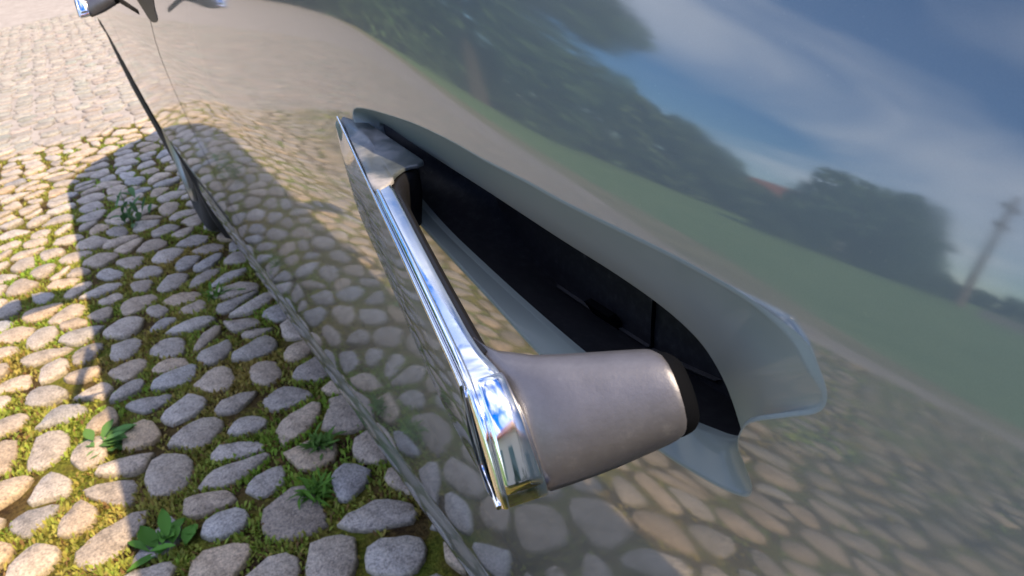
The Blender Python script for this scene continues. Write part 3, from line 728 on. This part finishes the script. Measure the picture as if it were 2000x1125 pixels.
bx = np.where(rng.random(NB) < .7, rng.uniform(1.1, 3.6, NB), rng.uniform(.3, 6.0, NB)); by = np.where(rng.random(NB) < .72, rng.uniform(-.5, .75, NB), rng.uniform(-.2, 3.6, NB))
dn_ = np.array([n2(x, y, 6.0, 3.3) + .6 * n2(x, y, 17.0, 9.1) for x, y in zip(bx, by)])
kp = (dn_ > rng.uniform(-.45, .45, NB)) & inside(bayp, np.stack([bx, by], 1)); bx, by, dn_ = bx[kp], by[kp], dn_[kp]
cellx = {}
for i, k in enumerate(zip((bx // .1).astype(int), (by // .1).astype(int))): cellx.setdefault(k, []).append(i)
onst = np.zeros(len(bx), bool); BXY = np.stack([bx, by], 1)
for sn, dd, r in stones:
    q = r[4]; lo, hi = (q.min(0) // .1).astype(int), (q.max(0) // .1).astype(int)
    ii = [i for a_ in range(lo[0], hi[0] + 1) for b2 in range(lo[1], hi[1] + 1) for i in cellx.get((a_, b2), ())]
    if ii: ii = np.array(ii); onst[ii[inside(q, BXY[ii])]] = True
kp = ~onst; bx, by, dn_ = bx[kp], by[kp], dn_[kp]; n = len(bx)
a = rng.uniform(0, 2 * math.pi, n); fg = np.clip((by - .75) / .6, 0, 1); L = rng.uniform(.006, .018, n) * (1 + .5 * np.clip(dn_, 0, 1)) * (1 + 1.2 * fg); wd = rng.uniform(.0015, .004, n) * (1 + 1.6 * fg); tlt = rng.uniform(.2, 1.2, n)
dx_, dy_ = np.cos(a), np.sin(a); base = np.stack([bx, by, np.zeros(n)], 1)
tip = base + np.stack([dx_ * L * np.sin(tlt), dy_ * L * np.sin(tlt), L * np.cos(tlt)], 1); side = np.stack([-dy_, dx_, np.zeros(n)], 1) * wd[:, None]
mid = base * .45 + tip * .55 + np.array([0, 0, .002])
V = np.stack([base - side * .5, base + side * .5, mid + side, tip, mid - side], 1)
hue = np.clip(np.array([n2(x, y, 3.2, 1.7) for x, y in zip(bx, by)]) * .9 + .5 + rng.normal(0, .18, n), 0, 1)[:, None]
C = np.array([[.36, .27, .07]]) * (1 - hue) + np.array([[.22, .35, .04]]) * hue; C = C * rng.uniform(.7, 1.35, (n, 1)); dead = rng.random(n) < .12; C[dead] = np.array([.22, .13, .05]) * rng.uniform(.5, 1.3, (dead.sum(), 1))
fast_mesh('moss', V, [(0, 1, 2, 3, 4)], C, LEAF, bay, 'stuff')

def leaf(base, direc, L, wd, col, up=.35, droop=.35):
    """pointed leaf: 5 stations with a folded midrib"""
    d = np.array([math.cos(direc), math.sin(direc), 0]); s = np.array([-d[1], d[0], 0]); vs, fs = [], []
    for t, wv in ((0, .12), (.25, .75), (.5, 1), (.75, .7), (1, .02)):
        c = np.array(base) + d * L * t * math.cos(up) + np.array([0, 0, L * (math.sin(up) * t - droop * t * t)])
        for e in (-1, 0, 1): vs.append(c + s * e * wd * wv * .5 + np.array([0, 0, -.12 * wd * (1 - abs(e))]))
    for k in range(4):
        for e in (0, 1): q0 = k * 3 + e; fs.append((q0, q0 + 1, q0 + 4, q0 + 3))
    me = pydata('leaf', vs, fs, True); color_attr(me, np.tile((*col, 1), (len(vs), 1))); return me
def weed(name, x, y, n, L, wd, col, label, h=.02, up=(.2, .9)):
    e = empty(name, (x, y, 0), label, 'weed', 'weeds between the cobbles')
    n = int(n * 1.7); L *= .8; wd *= .85
    for k in range(n):
        t = k / n; me = leaf((rng.normal(0, L * .22), rng.normal(0, L * .22), h * t * rng.random() + .006), k * 2.4 + rng.normal(0, .7), L * rng.uniform(.4, 1.15), wd * rng.uniform(.55, 1.15), tuple(np.array(col) * rng.uniform(.75, 1.25)), rng.uniform(*up), rng.uniform(.15, .5))
        link('leaf', me, e, LEAF)
    st = [[(r * math.cos(a), r * math.sin(a), z) for a in np.linspace(0, 2 * math.pi, 5, endpoint=False)] for z, r in ((-.004, .003), (h + .01, .0015))]
    vs, fs = loft(st, True, True, True); me = pydata('stem', vs, fs, True); color_attr(me, np.tile((*col, 1), (len(vs), 1))); link('stem', me, e, LEAF)
    return e
weed('weed_plant', 1.34, .165, 13, .078, .032, (.10, .25, .035), 'bright green broad-leaved weed at the bottom edge beside the shadow line', .03)
weed('weed_plant', 1.77, .235, 13, .090, .034, (.11, .23, .06), 'broad-leaved weed straddling the edge of the car shadow, left of the oval stones', .025, (.05, .6))
weed('weed_plant', 3.30, .02, 14, .13, .03, (.09, .19, .07), 'taller bluish green weed near the front wheel, out of focus', .12, (.5, 1.3))
weed('weed_plant', 1.42, -.165, 34, .060, .010, (.10, .2, .035), 'feathery tuft of weed close under the door edge', .02)
weed('weed_plant', 1.285, -.11, 44, .060, .009, (.10, .22, .025), 'dense grassy tuft over a rounded stone under the door', .02)
weed('weed_plant', 2.35, -.13, 26, .065, .012, (.12, .24, .035), 'small grassy tuft in the shade halfway along the car', .02)

# ------------------------------------------------------------------ trees and far things mirrored in the door
BARK = mat('bark', (0.09, 0.07, 0.05), 0.95, 0, 0.1)
def bank(x, y):
    k = np.argmin(np.hypot(gp[:, 0] - x, gp[:, 1] - y)); d_ = (np.array([x, y]) - gp[k]) @ gnv[k]
    return float(np.interp(d_, [0, 3, 9, 18, 30, 60, 130], [0, .08, .45, 1.1, 1.75, 2.2, 2.4]))
def tree(name, az, dist, top, wid, label, cat='tree', col=(.05, .085, .03), n=7000, trunk=True, low=.03, group='trees beyond the lawn'):
    x, y = dist * math.cos(math.radians(az)), dist * math.sin(math.radians(az)); e = empty(name, (x, y, bank(x, y) - .15), label, cat, group)
    H = top; r0 = wid / 2
    cl = []
    for k in range(34):
        t = rng.uniform(low, .93); rr = r0 * math.sqrt(max(.05, 1 - ((t - .52) / .52) ** 2)) * rng.uniform(.35, .85); a_ = rng.uniform(0, 2 * math.pi)
        cl.append((rr * math.cos(a_), rr * math.sin(a_), t * H, rng.uniform(.16, .30) * min(wid, H) * .75))
    cl = np.array(cl); w_ = cl[:, 3] ** 2; ci = rng.choice(len(cl), n, p=w_ / w_.sum()); c = cl[ci]
    dirs = rng.normal(0, 1, (n, 3)); dirs /= np.linalg.norm(dirs, axis=1, keepdims=True)
    P = c[:, :3] + dirs * (c[:, 3:4] * rng.uniform(.55, 1.05, (n, 1))); P[:, 2] = np.clip(P[:, 2], .15, None)
    sz = rng.uniform(.010, .026, n)[:, None] * max(dist, 8) * .42
    t1_ = rng.normal(0, 1, (n, 3)); t1_ /= np.linalg.norm(t1_, axis=1, keepdims=True); t2_ = np.cross(t1_, rng.normal(0, 1, (n, 3))); t2_ /= np.linalg.norm(t2_, axis=1, keepdims=True)
    V = np.stack([P - t1_ * sz, P - t2_ * sz * .5, P + t1_ * sz, P + t2_ * sz * .5], 1)
    C = np.array(col)[None] * np.array([[1.9, 1.9, 2.1]]) * rng.uniform(.6, 1.5, (n, 1)) * rng.uniform(.85, 1.15, (len(cl), 1))[ci]
    fast_mesh('crown', V, [(0, 1, 2, 3)], C, LEAF, e)
    tk = []
    for z, r in ((0, .028 * H), (.2 * H, .02 * H), (.6 * H, .012 * H), (.85 * H, .004 * H)): tk.append([(r * math.cos(a_) + rng.normal(0, .004 * H), r * math.sin(a_), z) for a_ in np.linspace(0, 2 * math.pi, 8, endpoint=False)])
    vs, fs = loft(tk, True, True, True); link('trunk', pydata('trunk', vs, fs, True), e, BARK)
    return e
for az, d_, h_, w_, lb in ((-2, 60, 17, 16, 'tall dark tree straight ahead beyond the path'), (7, 58, 18, 14, 'second tall dark tree beyond the path'), (14, 46, 16, 11, 'third dark tree from the left along the lawn'), (20, 44, 17, 11, 'broad dark tree in the middle of the tall row'), (26, 42, 18, 11, 'tallest dark tree of the row'), (31.5, 40, 18, 9, 'dark tree just left of the row end'), (35.5, 40, 13.5, 6, 'dark tree at the right end of the tall row')):
    tree('tree', az, d_, h_, w_, lb)
for az, lb in ((10, 'leafy undergrowth at the foot of the second tall tree'), (17, 'leafy undergrowth at the foot of the third tall tree'), (24, 'leafy undergrowth at the foot of the broad tree'), (29.5, 'leafy undergrowth at the foot of the tallest tree'), (34, 'leafy undergrowth at the right end of the tall row')): tree('shrub', az, 43, 4.6, 7.5, lb, 'shrub', n=3000, low=.03, group='shrubs beyond the lawn')
for az, d_, h_, w_, lb in ((39.5, 46, 7.2, 5, 'low bushy tree next to the tall row'), (43, 46, 6.4, 5, 'second low bushy tree'), (46.2, 46, 5.2, 4, 'third low bushy tree'), (48.8, 46, 3.4, 3, 'small shrub before the gap')):
    tree('tree', az, d_, h_, w_, lb, n=3500, low=.05, col=(.06, .09, .04))
tree('shrub', 172, 4.3, 1.35, 4.5, 'unseen shrub added behind the camera to darken the end cap reflection', 'shrub', n=2500, low=.05, col=(.03, .045, .025), group='shrubs beyond the lawn')  # added out of view, gives the chrome cap the photographer's dark band
tree('tree', 55.3, 34, 6.0, 6.6, 'round dense dark tree standing alone', n=8000, low=.06, col=(.04, .07, .035))
for az, d_, h_, w_, lb in ((51, 34, 2.6, 4, 'shrub at the left foot of the round tree'), (60, 36, 1.9, 4, 'shrub at the right foot of the round tree'), (66, 60, 2.2, 10, 'low far hedge at the right'), (73, 55, 3.0, 12, 'second far hedge at the right')):
    tree('shrub', az, d_, h_, w_, lb, 'shrub', n=2500, low=.05, col=(.045, .07, .035), group='shrubs beyond the lawn')
WOOD = mat('weathered_wood', (0.16, 0.12, 0.09), 0.9, 0, 0.1)
ax_, ay_ = 32 * math.cos(math.radians(62.6)), 32 * math.sin(math.radians(62.6))
pole = empty('utility_pole', (ax_, ay_, bank(ax_, ay_) - .2), 'tall weathered wooden pole with short crossarms to the right of the round tree', 'pole')
vs, fs = loft([[(r * math.cos(a_), r * math.sin(a_), z) for a_ in np.linspace(0, 2 * math.pi, 10, endpoint=False)] for z, r in ((0, .17), (4, .14), (7.4, .10))], True, True, True); link('shaft', pydata('shaft', vs, fs), pole, WOOD)
for z, hw in ((5.6, .45), (6.7, .6)): v, f = boxv(-.08, .08, -hw, hw, z - .12, z + .12); link('crossarm', fix(pydata('crossarm', v, f, False)), pole, WOOD)
STUCCO = mat('wall_stucco', (0.55, 0.5, 0.44), 0.9, 0, 0.1); TILE = mat('roof_tile', (0.32, 0.11, 0.06), 0.85, 0, 0.1)
def house(x, y, rz, sx, sy, h, label, shutters=True):
    e = empty('house', (x, y, bank(x, y) if x > 0 else 0), label, 'house', None, rz)
    v, f = boxv(-sx, sx, -sy, sy, 0, h); link('wall', fix(pydata('wall', v, f, False)), e, STUCCO)
    vs = [(-sx - .4, -sy - .4, h), (sx + .4, -sy - .4, h), (sx + .4, sy + .4, h), (-sx - .4, sy + .4, h), (-sx - .4, 0, h + sy * .7), (sx + .4, 0, h + sy * .7)]
    link('roof', fix(pydata('roof', vs, [(0, 1, 5, 4), (2, 3, 4, 5), (0, 4, 3), (1, 2, 5), (3, 2, 1, 0)], False)), e, TILE)
    for wx in np.linspace(-sx * .6, sx * .6, 3):
        for sgn in (-1, 1):
            v, f = boxv(wx - .6, wx + .6, sgn * sy - .04, sgn * sy + .04, 1.0, 2.4); wo = link('window', fix(pydata('window', v, f, False)), e, SHUT)
            for k in range(9):
                v, f = boxv(wx - .62, wx + .62, sgn * sy - .07, sgn * sy + .07, 1.02 + k * .155, 1.09 + k * .155); link('shutter_slat', fix(pydata('shutter_slat', v, f, False)), wo, SHUT)
    return e
SHUT = mat('teal_shutter', (0.10, 0.17, 0.18), 0.6)
house(40, 47, .3, 5, 3.5, 2.6, 'small far house with a red tiled roof between the trees')
house(-9, 1.5, math.pi / 2, 6, 4, 3.2, 'pale house with teal louvred shutters behind the camera')
FEN = mat('pale_fence', (0.42, 0.34, 0.29), 0.9, 0, 0.1)
fa, fb = np.array([12.5, 25.5]), np.array([3.0, 24.0]); fe = empty('garden_wall', (*fa, bank(*((fa + fb) / 2)) - .1), 'long low pale wall at the far edge of the lawn', 'wall')
dv = fb - fa; pv = np.array([-dv[1], dv[0]]) / np.linalg.norm(dv) * .15; vs = []
for z in (0, .55):
    for p in (np.zeros(2) - pv, dv - pv, dv + pv, np.zeros(2) + pv): vs.append((p[0], p[1], z))
link('wall_body', fix(pydata('wall_body', vs, [(0, 1, 2, 3), (4, 5, 6, 7), (0, 1, 5, 4), (1, 2, 6, 5), (2, 3, 7, 6), (3, 0, 4, 7)], False)), fe, FEN)
